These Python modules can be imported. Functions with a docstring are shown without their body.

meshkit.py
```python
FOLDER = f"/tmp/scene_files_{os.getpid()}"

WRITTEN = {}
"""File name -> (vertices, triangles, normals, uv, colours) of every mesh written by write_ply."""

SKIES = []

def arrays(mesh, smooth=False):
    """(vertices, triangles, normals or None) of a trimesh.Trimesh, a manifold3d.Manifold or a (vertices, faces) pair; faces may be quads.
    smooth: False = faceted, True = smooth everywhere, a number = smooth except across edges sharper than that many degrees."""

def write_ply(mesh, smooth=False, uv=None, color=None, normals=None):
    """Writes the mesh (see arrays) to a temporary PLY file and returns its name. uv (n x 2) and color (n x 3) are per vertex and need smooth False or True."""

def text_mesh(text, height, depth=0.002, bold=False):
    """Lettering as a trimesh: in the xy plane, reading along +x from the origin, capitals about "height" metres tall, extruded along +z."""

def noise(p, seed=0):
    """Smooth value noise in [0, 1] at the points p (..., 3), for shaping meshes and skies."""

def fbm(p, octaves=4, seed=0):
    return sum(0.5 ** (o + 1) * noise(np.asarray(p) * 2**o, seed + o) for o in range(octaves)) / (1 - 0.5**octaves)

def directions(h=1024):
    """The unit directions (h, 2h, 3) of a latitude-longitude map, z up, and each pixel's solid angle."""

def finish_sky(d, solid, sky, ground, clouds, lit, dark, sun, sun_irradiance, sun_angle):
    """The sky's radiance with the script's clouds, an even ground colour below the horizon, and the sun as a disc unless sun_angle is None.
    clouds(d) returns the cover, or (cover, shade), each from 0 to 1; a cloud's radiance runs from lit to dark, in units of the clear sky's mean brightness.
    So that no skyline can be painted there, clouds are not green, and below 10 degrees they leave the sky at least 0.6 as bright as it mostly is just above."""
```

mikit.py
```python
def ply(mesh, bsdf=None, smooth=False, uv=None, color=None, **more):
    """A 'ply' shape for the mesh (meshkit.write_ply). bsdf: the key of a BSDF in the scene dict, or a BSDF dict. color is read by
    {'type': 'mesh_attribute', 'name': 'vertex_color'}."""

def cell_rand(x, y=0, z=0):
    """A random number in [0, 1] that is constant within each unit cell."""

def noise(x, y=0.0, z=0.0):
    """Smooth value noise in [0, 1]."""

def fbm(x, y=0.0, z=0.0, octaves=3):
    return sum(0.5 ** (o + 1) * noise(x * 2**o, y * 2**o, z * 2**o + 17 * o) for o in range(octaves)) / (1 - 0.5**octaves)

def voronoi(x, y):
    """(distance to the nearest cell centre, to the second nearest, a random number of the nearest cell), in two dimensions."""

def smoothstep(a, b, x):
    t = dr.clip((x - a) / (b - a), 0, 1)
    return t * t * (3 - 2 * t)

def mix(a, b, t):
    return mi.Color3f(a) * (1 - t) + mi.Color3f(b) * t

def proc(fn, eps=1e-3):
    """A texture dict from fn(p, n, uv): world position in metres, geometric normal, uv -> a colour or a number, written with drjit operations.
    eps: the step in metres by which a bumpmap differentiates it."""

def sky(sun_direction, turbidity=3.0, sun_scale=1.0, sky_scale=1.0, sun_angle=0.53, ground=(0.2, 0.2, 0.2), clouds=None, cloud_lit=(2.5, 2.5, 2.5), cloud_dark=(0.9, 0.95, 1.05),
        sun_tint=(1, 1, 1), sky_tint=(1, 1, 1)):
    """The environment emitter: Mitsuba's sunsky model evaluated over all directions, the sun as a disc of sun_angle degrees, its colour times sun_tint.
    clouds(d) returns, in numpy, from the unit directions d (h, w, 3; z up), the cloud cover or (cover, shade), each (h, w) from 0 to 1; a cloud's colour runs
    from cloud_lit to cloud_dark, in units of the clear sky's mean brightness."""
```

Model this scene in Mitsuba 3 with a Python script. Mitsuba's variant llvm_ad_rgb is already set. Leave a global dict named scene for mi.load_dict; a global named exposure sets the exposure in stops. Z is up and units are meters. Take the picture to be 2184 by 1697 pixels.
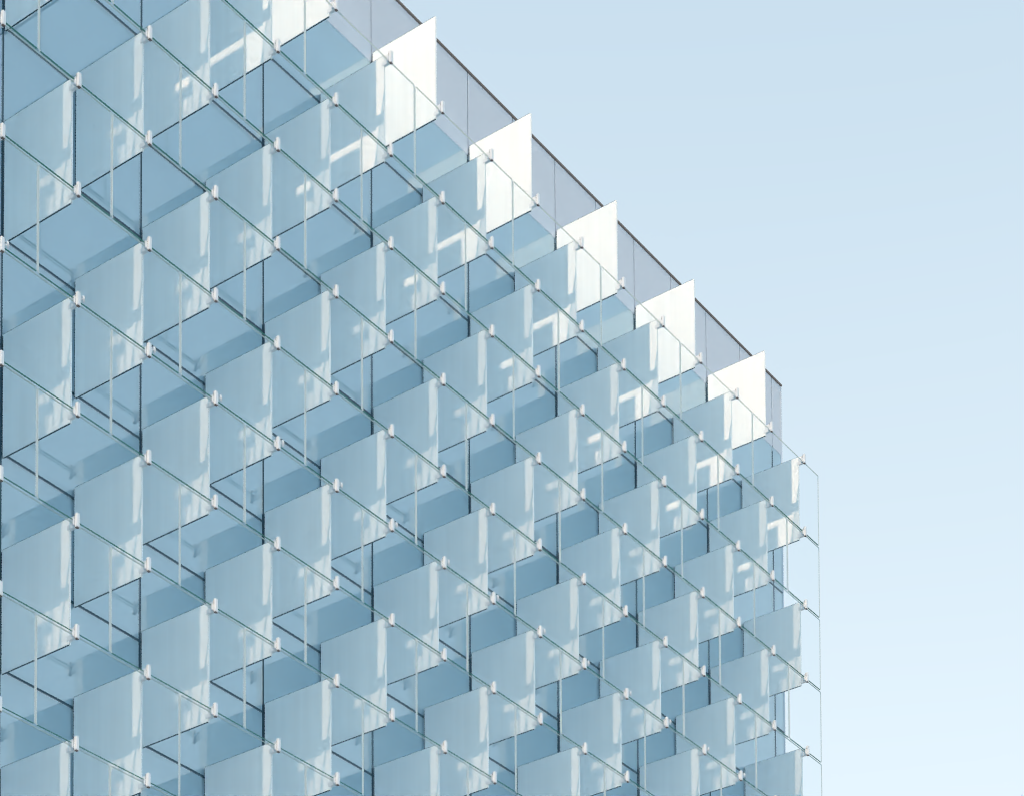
import math, numpy as np, trimesh, mitsuba as mi, mikit
import drjit as dr
from mikit import fbm
from meshkit import fbm as fbm_np

T = mi.ScalarTransform4f
scene, labels = {}, {}
rng = np.random.default_rng(7)

# ------------------------------------------------------------------ camera, sky, exposure
H = 1.8                                   # storey-band height (one row of glass), metres
W = 0.87744 * H                           # column spacing
EYE = np.array([-14.07044 * H, -14.97152 * H, 1.7])
ZTOP = 1.7 + 18.7875 * H                  # height of the topmost clamp line
yaw, pitch, roll, foc, ppy = 0.939597, 0.05019, -0.005392, 5046.547, 3722.509
_f = np.array([math.cos(pitch) * math.sin(yaw), math.cos(pitch) * math.cos(yaw), math.sin(pitch)])
_r = np.array([math.cos(yaw), -math.sin(yaw), 0.0])
_u = np.cross(_r, _f)
_up = -math.sin(roll) * _r + math.cos(roll) * _u
scene['camera'] = {
    'type': 'perspective', 'fov': math.degrees(2 * math.atan(1092 / foc)), 'fov_axis': 'x', 'near_clip': 0.1, 'far_clip': 6000.0,
    'principal_point_offset_x': 0.0, 'principal_point_offset_y': (848.5 - ppy) / 1697,
    'to_world': T().look_at(origin=EYE.tolist(), target=(EYE + _f * 10).tolist(), up=_up.tolist())}
SUN = (-1.0, -0.1245, 0.703)


def veil(d):
    """Thin high haze over the whole sky, a little denser towards the horizon."""
    el = np.clip(d[..., 2], 0, 1)
    t = np.clip((el - 0.30) / 0.45, 0, 1)
    wisp = fbm_np(d * np.array([2.2, 2.2, 5.0]), 3, seed=3) - 0.5          # barely visible unevenness of the haze
    return 0.86 - 0.16 * el, np.clip(t * t * (3 - 2 * t) + 0.22 * wisp, 0, 1)


scene['sky'] = mikit.sky(SUN, turbidity=4.0, sun_scale=0.19, sun_angle=0.7, sun_tint=(1.20, 0.98, 0.90), ground=(0.35, 0.35, 0.35), clouds=veil,
                         cloud_lit=(1.06, 1.15, 1.12), cloud_dark=(0.74, 0.90, 0.96))
exposure = 3.1


# ------------------------------------------------------------------ materials
def mat(name, d):
    scene[name] = d
    return name


def princ(c, rough=0.5, **k):
    return {'type': 'principled', 'base_color': c if isinstance(c, dict) else {'type': 'rgb', 'value': list(c)}, 'roughness': rough, **k}


def two(d):
    return {'type': 'twosided', 'bsdf': d}


def milky(base):
    b = [float(v) for v in base]

    def fn(p, n, uv):
        streak = fbm(p.x * 9 + p.y * 9, p.z * 0.35, 3.0)                 # rain streaks running down the pane
        cloud = fbm(p.x * 0.8 + 5, p.y * 0.8, p.z * 0.7)
        k = 0.97 + 0.07 * (streak - 0.5) + 0.08 * (cloud - 0.5)
        return mi.Color3f(b[0] * k, b[1] * k, b[2] * k)
    return mikit.proc(fn)


for k, c in enumerate([(0.775, 0.880, 0.925), (0.75, 0.862, 0.915), (0.79, 0.886, 0.928)]):
    mat(f'm_milky_{k}', two(princ(milky(c), 0.35, specular=0.5)))
mat('m_interlayer', two(princ((0.10, 0.12, 0.13), 0.6)))
mat('m_pane', {'type': 'thindielectric', 'int_ior': 1.065, 'specular_transmittance': {'type': 'rgb', 'value': [0.95, 0.977, 0.99]}})
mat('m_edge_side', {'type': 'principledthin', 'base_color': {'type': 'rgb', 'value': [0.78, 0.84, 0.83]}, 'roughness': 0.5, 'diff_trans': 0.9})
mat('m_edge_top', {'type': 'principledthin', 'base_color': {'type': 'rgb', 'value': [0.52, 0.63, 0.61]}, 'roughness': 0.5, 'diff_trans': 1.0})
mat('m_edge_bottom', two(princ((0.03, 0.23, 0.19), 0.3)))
mat('m_window', {'type': 'thindielectric', 'int_ior': 2.4, 'specular_reflectance': {'type': 'rgb', 'value': [0.86, 0.96, 0.99]},
                 'specular_transmittance': {'type': 'rgb', 'value': [0.74, 0.89, 0.97]}})
# the inner sheet carries a fine pale ceramic frit over much of its area
mat('m_window_inner', {'type': 'blendbsdf', 'weight': 0.65,
                       'a': {'type': 'thindielectric', 'int_ior': 1.9, 'specular_transmittance': {'type': 'rgb', 'value': [0.8, 0.9, 1.0]}},
                       'b': two(princ((0.78, 0.875, 0.915), 0.5))})
mat('m_frame', two(princ((0.035, 0.085, 0.12), 0.6, specular=0.2)))
mat('m_gasket', two(princ((0.06, 0.10, 0.13), 0.6, specular=0.2)))
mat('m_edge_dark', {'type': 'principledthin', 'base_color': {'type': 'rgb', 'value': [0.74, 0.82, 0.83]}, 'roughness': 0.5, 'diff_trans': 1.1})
mat('m_steel', two(princ((0.70, 0.77, 0.82), 0.3, metallic=0.25)))
mat('m_steel_dark', two(princ((0.12, 0.11, 0.11), 0.5)))
mat('m_parapet', two(princ((0.53, 0.61, 0.70), 0.22)))
mat('m_coping', two(princ((0.17, 0.15, 0.14), 0.5)))
mat('m_slab', two(princ((0.84, 0.86, 0.87), 0.8)))
mat('m_fascia', two(princ((0.30, 0.36, 0.40), 0.7)))
mat('m_inner', two(princ((0.5, 0.54, 0.58), 0.8)))
mat('m_fixture', two(princ((0.9, 0.9, 0.88), 0.5)))


def paving(p, n, uv):
    k = 0.42 + 0.05 * (fbm(p.x * 0.7, p.y * 0.7) - 0.5)
    return mi.Color3f(k, k, k * 0.98)


mat('m_paving', two(princ(mikit.proc(paving), 0.9)))
B = 'glass_building'
labels[B] = {'label': 'pale blue office building with square milky glass fins behind clear panes on steel clamps', 'category': 'building'}
used = {}


def key(name, parent=None):
    k = f'{parent}__{name}' if parent else name
    n = used.get(k, -1) + 1
    used[k] = n
    return k if n == 0 else f'{k}_{n:03d}'


def put(name, shape, tf=None, parent=B, **lab):
    k = key(name, parent)
    scene[k] = {**shape, 'to_world': tf} if tf is not None else shape
    if lab:
        labels[k] = lab
    return k


# ------------------------------------------------------------------ mesh helpers
def box(x0, x1, y0, y1, z0, z1):
    b = trimesh.creation.box((x1 - x0, y1 - y0, z1 - z0))
    b.apply_translation(((x0 + x1) / 2, (y0 + y1) / 2, (z0 + z1) / 2))
    return b


def cham(x0, x1, y0, y1, z0, z1, c):
    """A box with all edges chamfered by c."""
    pts = []
    for a in (0, 1):
        for b in (0, 1):
            for d in (0, 1):
                x, y, z = (x0, x1)[a], (y0, y1)[b], (z0, z1)[d]
                sx, sy, sz = (c, -c)[a], (c, -c)[b], (c, -c)[d]
                pts += [(x, y + sy, z + sz), (x + sx, y, z + sz), (x + sx, y + sy, z)]
    return trimesh.convex.convex_hull(np.array(pts))


def cat(*ms):
    return trimesh.util.concatenate(list(ms))


def quad(a, b, c, d):
    return trimesh.Trimesh(np.array([a, b, c, d], float), [[0, 1, 2], [0, 2, 3]], process=False)


E_OUT = 0.05917 * H                       # outer edge of the fins behind the clamp line
D = 0.87417 * H                           # depth of a fin
YW = E_OUT + D + 0.035                    # plane of the inner glass wall
TH = 0.040                                # fin thickness
FT, FB = 0.0504 * H, -1.0894 * H          # fin top and bottom from its level line


def at(i, l, y=0.0):
    return T().translate([i * W, y, ZTOP - l * H])


# ------------------------------------------------------------------ one of each kind
# fin: two milky sheets with a recessed dark interlayer, bottom outer corner clipped by the clamp
def sheet(x0, x1):
    return cham(x0, x1, E_OUT, E_OUT + D, FB, FT, 0.003)


fin_ply = [mikit.ply(cat(sheet(0, 0.018), sheet(0.022, TH)), f'm_milky_{k}') for k in range(3)]
inter_ply = mikit.ply(box(0.0178, 0.0222, E_OUT + 0.006, E_OUT + D - 0.004, FB + 0.006, FT - 0.006), 'm_interlayer')
rail_ply = mikit.ply(cham(0.010, 0.030, E_OUT + D + 0.0015, YW - 0.008, FB + 0.01, FT - 0.01, 0.004), 'm_gasket')

seal_ply = [mikit.ply(cham(0.009, TH - 0.009, E_OUT + 0.02, E_OUT + D - 0.002, FB - 0.006, FB + 0.010, 0.002), 'm_frame'),
            mikit.ply(cham(-0.001, TH + 0.001, E_OUT + 0.02, E_OUT + D - 0.002, FT - 0.002, FT + 0.005, 0.002), 'm_frame')]

# clamp: upright cast block in front of the panes, arms behind it that hold the fin corners, side lugs on the pane edges


def cyl(p0, p1, r, n=16):
    return trimesh.creation.cylinder(r, segment=[p0, p1], sections=n)


XC = TH / 2
block_ply = mikit.ply(cham(XC - 0.033, XC + 0.033, -0.080, -0.024, -0.114, 0.110, 0.007), 'm_steel')
arm_ply = mikit.ply(cat(cham(XC - 0.030, XC + 0.030, -0.0145, E_OUT + 0.05, -0.108, -0.030, 0.004),
                        cham(XC - 0.020, XC + 0.020, -0.0145, E_OUT + 0.03, 0.034, 0.082, 0.004),
                        cham(XC - 0.012, XC + 0.012, -0.0145, E_OUT - 0.004, -0.04, 0.05, 0.002)), 'm_steel')
bolt_ply = mikit.ply(cat(trimesh.creation.icosphere(2, 0.021).apply_translation((XC - 0.028, 0.048, 0.034)),
                         cyl((XC - 0.03, 0.048, 0.034), (XC + 0.03, 0.048, 0.034), 0.009)), 'm_steel', smooth=40)
lug_ply = [mikit.ply(cham(XC + q * 0.048 - 0.014, XC + q * 0.048 + 0.014, -0.03, 0.026, -0.085, 0.02, 0.004), 'm_steel') for q in (-1, 1)]
foot_ply = mikit.ply(cham(XC - 0.026, XC + 0.026, -0.073, -0.030, -0.128, -0.1145, 0.003), 'm_steel_dark')
pad_ply = mikit.ply(cham(XC - 0.028, XC + 0.028, -0.0235, -0.0155, -0.104, 0.100, 0.002), 'm_steel_dark')
lamp_axis = np.array([0.80, -0.45, 0.25]) / np.linalg.norm([0.80, -0.45, 0.25])
_c = np.array([XC + 0.098, -0.062, 0.040])
lamp_ply = mikit.ply(cat(cyl(_c - lamp_axis * 0.012 + [0, 0, 0.0], _c + lamp_axis * 0.012, 0.052, 24),
                         cyl((XC + 0.02, -0.05, 0.0), tuple(_c), 0.013)), 'm_steel', smooth=40)
lens_ply = mikit.ply(cyl(_c + lamp_axis * 0.0122, _c + lamp_axis * 0.0145, 0.028, 20), 'm_fixture')

PT = 0.030                                # pane thickness
PY0, PY1 = -0.015, 0.015
GAP = 0.014                               # half the upright joint
ZT, ZB = -0.028 * H, -0.998 * H           # top and bottom of a pane from its upper level line


def pane_set(x0, x1):
    r = 0.02
    x0 += GAP
    x1 -= GAP
    s = quad((x0, PY0, ZB), (x1, PY0, ZB), (x1, PY0, ZT), (x0, PY0, ZT))
    # the four ground edges, each a strip across the thickness; corners cut at 45 degrees
    y0, y1 = PY0 + 0.0006, PY1
    bottom = quad((x0 + r, y0, ZB), (x1 - r, y0, ZB), (x1 - r, y1, ZB), (x0 + r, y1, ZB))
    top = quad((x0 + r, y0, ZT), (x1 - r, y0, ZT), (x1 - r, y1, ZT), (x0 + r, y1, ZT))
    sides = []
    for x, q in ((x0, 1), (x1, -1)):
        pts = [(x + q * r, ZT), (x, ZT - r), (x, ZB + r), (x + q * r, ZB)]
        v = np.array([(xx, yy, zz) for xx, zz in pts for yy in (y0, y1)], float)
        fc = [t for k in range(3) for t in ((2 * k, 2 * k + 2, 2 * k + 3), (2 * k, 2 * k + 3, 2 * k + 1))]
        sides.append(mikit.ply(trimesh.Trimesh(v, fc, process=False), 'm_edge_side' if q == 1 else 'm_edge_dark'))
    return mikit.ply(s, 'm_pane'), mikit.ply(bottom, 'm_edge_bottom'), mikit.ply(top, 'm_edge_top'), *sides


pane_full, pane_half = pane_set(-1.5 * W, 0.5 * W), pane_set(-0.5 * W, 0.5 * W)

# ------------------------------------------------------------------ the outer skin
C0, C1, R1 = -8, 15, 10                   # columns, last row
for r in range(-1, R1 + 1):
    for i in range(C0, C1 + 1):
        if (i + r) % 2 == 0:
            continue
        w = T().translate([i * W, 0, ZTOP - r * H]) @ T().translate([0, E_OUT, 0]) @ T().rotate([0, 0, 1], float(rng.normal(0, 0.12))) @ T().translate([0, -E_OUT, 0])
        f = put('glass_fin', fin_ply[int(rng.integers(3))], w)
        put('interlayer', inter_ply, w, f)
        for m in seal_ply:
            put('edge_seal', m, w, f)
        put('wall_rail', rail_ply, at(i, r), f)


def pane(kind, i, r):
    t = at(i, r) @ T().rotate([0, 0, 1], float(rng.normal(0, 0.05))) @ T().rotate([1, 0, 0], float(rng.normal(0, 0.05)))
    p = put('outer_pane', kind[0], t)
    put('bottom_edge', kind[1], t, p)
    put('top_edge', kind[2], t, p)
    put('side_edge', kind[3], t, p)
    put('side_edge', kind[4], t, p)


for r in range(0, R1 + 1):
    for i in range(C0, C1 + 2):
        if (i + r) % 2 == 0:
            continue
        if i == C1 + 1:
            pane(pane_half, C1, r)
        elif i - 1 >= C0:
            pane(pane_full, i, r)
for l in range(0, R1 + 1):
    for i in range(C0, C1 + 1):
        c = put('clamp', arm_ply, at(i, l))
        put('front_block', block_ply, at(i, l), c)
        for m in lug_ply:
            put('lug', m, at(i, l), c)
        put('bolt', bolt_ply, at(i, l), c)
        put('foot', foot_ply, at(i, l), c)
        put('pad', pad_ply, at(i, l), c)
        if l == 5:
            put('spotlight', lamp_ply, at(i, l), c)
            put('lens', lens_ply, at(i, l), c)

# ------------------------------------------------------------------ the inner wall
XR = 16.285 * W                           # right-hand corner of the building
XL = (C0 - 1) * W
TR = 0.035                                # transoms sit this far (in rows) under the level lines
for r in range(-1, R1 + 1):
    for i in range(C0 - 1 - (C0 - 1) % 2, 17, 2):
        x0, x1 = max(i * W, XL), min((i + 2) * W, XR)
        if x1 - x0 < 0.05:
            continue
        z1, z0 = ZTOP - (r + TR + 0.006) * H, ZTOP - (r + 1 + TR - 0.006) * H
        for y in (YW, YW + 0.022):                       # double glazing
            sheet_ = mikit.ply(quad((x0 + 0.008, y, z0), (x1 - 0.008, y, z0), (x1 - 0.008, y, z1), (x0 + 0.008, y, z1)), 'm_window' if y == YW else 'm_window_inner')
            if y == YW:
                win = put('window', sheet_)
            else:
                put('inner_sheet', sheet_, None, win)
for i in range(C0, 17):
    if i % 2 == 0:
        put('mullion', mikit.ply(cham(i * W - 0.015, i * W + 0.015, YW - 0.005, YW + 0.03, ZTOP - (R1 + 1 + TR) * H, ZTOP + (0.95 - TR - 0.02) * H, 0.003), 'm_frame'))
for r in range(-1, R1 + 2):
    z = ZTOP - (r + TR) * H
    put('transom', mikit.ply(cham(XL, XR - 0.002, YW - 0.0035, YW + 0.032, z - 0.018, z + 0.018, 0.003), 'm_frame'))
# parapet panels, one per column, with open joints and a coping
pz0, pz1 = ZTOP + (0.95 + 0.0) * H, ZTOP + 1.94 * H
for i in range(C0 - 1, 17):
    x0, x1 = i * W, min((i + 1) * W, XR)
    if i + 1 == 17:
        x1 = XR
    put('parapet_panel', mikit.ply(cham(x0 + 0.012, x1 - 0.012, YW - 0.004, YW + 0.03, pz0, pz1, 0.003), 'm_parapet'))
put('parapet_backing', mikit.ply(box(XL + 0.02, XR - 0.02, YW + 0.04, YW + 0.25, pz0 - 0.05, pz1 - 0.01), 'm_frame'))
put('coping', mikit.ply(cham(XL - 0.03, XR + 0.03, YW - 0.035, YW + 0.30, pz1 + 0.003, pz1 + 0.045, 0.004), 'm_coping'))
put('corner_trim', mikit.ply(cham(XR - 0.012, XR + 0.03, YW - 0.012, YW + 0.10, 0.0, pz1 - 0.002, 0.003), 'm_parapet'))

# floors and ceilings behind the glass
YB = YW + 9.0
for k in range(-1, 6):
    l0, l1 = 2 * k + 0.03, 2 * k + 0.53
    put('floor_slab', mikit.ply(box(XL + 0.1, XR - 0.15, YW + 0.16, YB, ZTOP - l1 * H, ZTOP - l0 * H), 'm_slab'))
    put('slab_fascia', mikit.ply(box(XL + 0.1, XR - 0.15, YW + 0.14, YW + 0.158, ZTOP - l1 * H + 0.002, ZTOP - l0 * H - 0.002), 'm_fascia'))
    for xi, da, db in ((-2.4, 1.06, 1.35), (0.1, 1.06, 1.35), (1.905, 1.08, 1.37), (4.43, 1.06, 1.35), (6.43, 1.0, 1.3), (8.44, 1.02, 1.31), (10.5, 1.02, 1.31), (12.5, 1.02, 1.31)):
        zc = ZTOP - l1 * H
        bars = []
        for row in (0, 1):
            for q in np.linspace(da, db, 9)[:-1]:
                y = YW + q * H
                bars.append(cham(xi * W + row * 0.10, xi * W + row * 0.10 + 0.06, y, y + 0.036, zc - 0.022, zc - 0.004, 0.002))
        put('ceiling_grille', mikit.ply(cat(*bars), 'm_fixture'), kind='stuff')
put('roof', mikit.ply(box(XL, XR - 0.05, YW + 0.26, YB, ZTOP + 0.97 * H, ZTOP + 1.1 * H), 'm_slab'))
put('back_wall', mikit.ply(box(XL, XR - 0.01, YB + 0.005, YB + 0.3, 0.0, ZTOP + 1.2 * H), 'm_inner'))
put('side_wall', mikit.ply(cat(box(XR - 0.06, XR - 0.012, YW + 0.11, YB - 0.001, 0.0, ZTOP + 1.9 * H), box(XL + 0.005, XL + 0.06, YW + 0.11, YB - 0.001, 0.0, ZTOP + 0.9 * H)), 'm_inner'))
# plain lower storeys, below the frame
zl = ZTOP - (R1 + 1 + TR) * H - 0.03
lower = [box(i * W + 0.01, min((i + 2) * W, XR) - 0.01, YW - 0.003, YW + 0.1, z0 * H * 2 + 0.02, min(z0 * H * 2 + 2 * H - 0.02, zl - 0.001))
         for i in range(C0 - 1 + 1, 16, 2) for z0 in range(0, int(zl / (2 * H)) + 1) if z0 * H * 2 + 0.3 < zl]
k = put('lower_panel', mikit.ply(cat(*lower), 'm_parapet'))
labels[k] = {'kind': 'stuff'}

# ------------------------------------------------------------------ ground
g = trimesh.creation.box((3000, 3000, 0.2))
g.apply_translation((0, 0, -0.105))
scene['pavement'] = mikit.ply(g, 'm_paving')
labels['pavement'] = {'label': 'pale grey paving at the foot of the glass building', 'category': 'ground', 'kind': 'structure'}
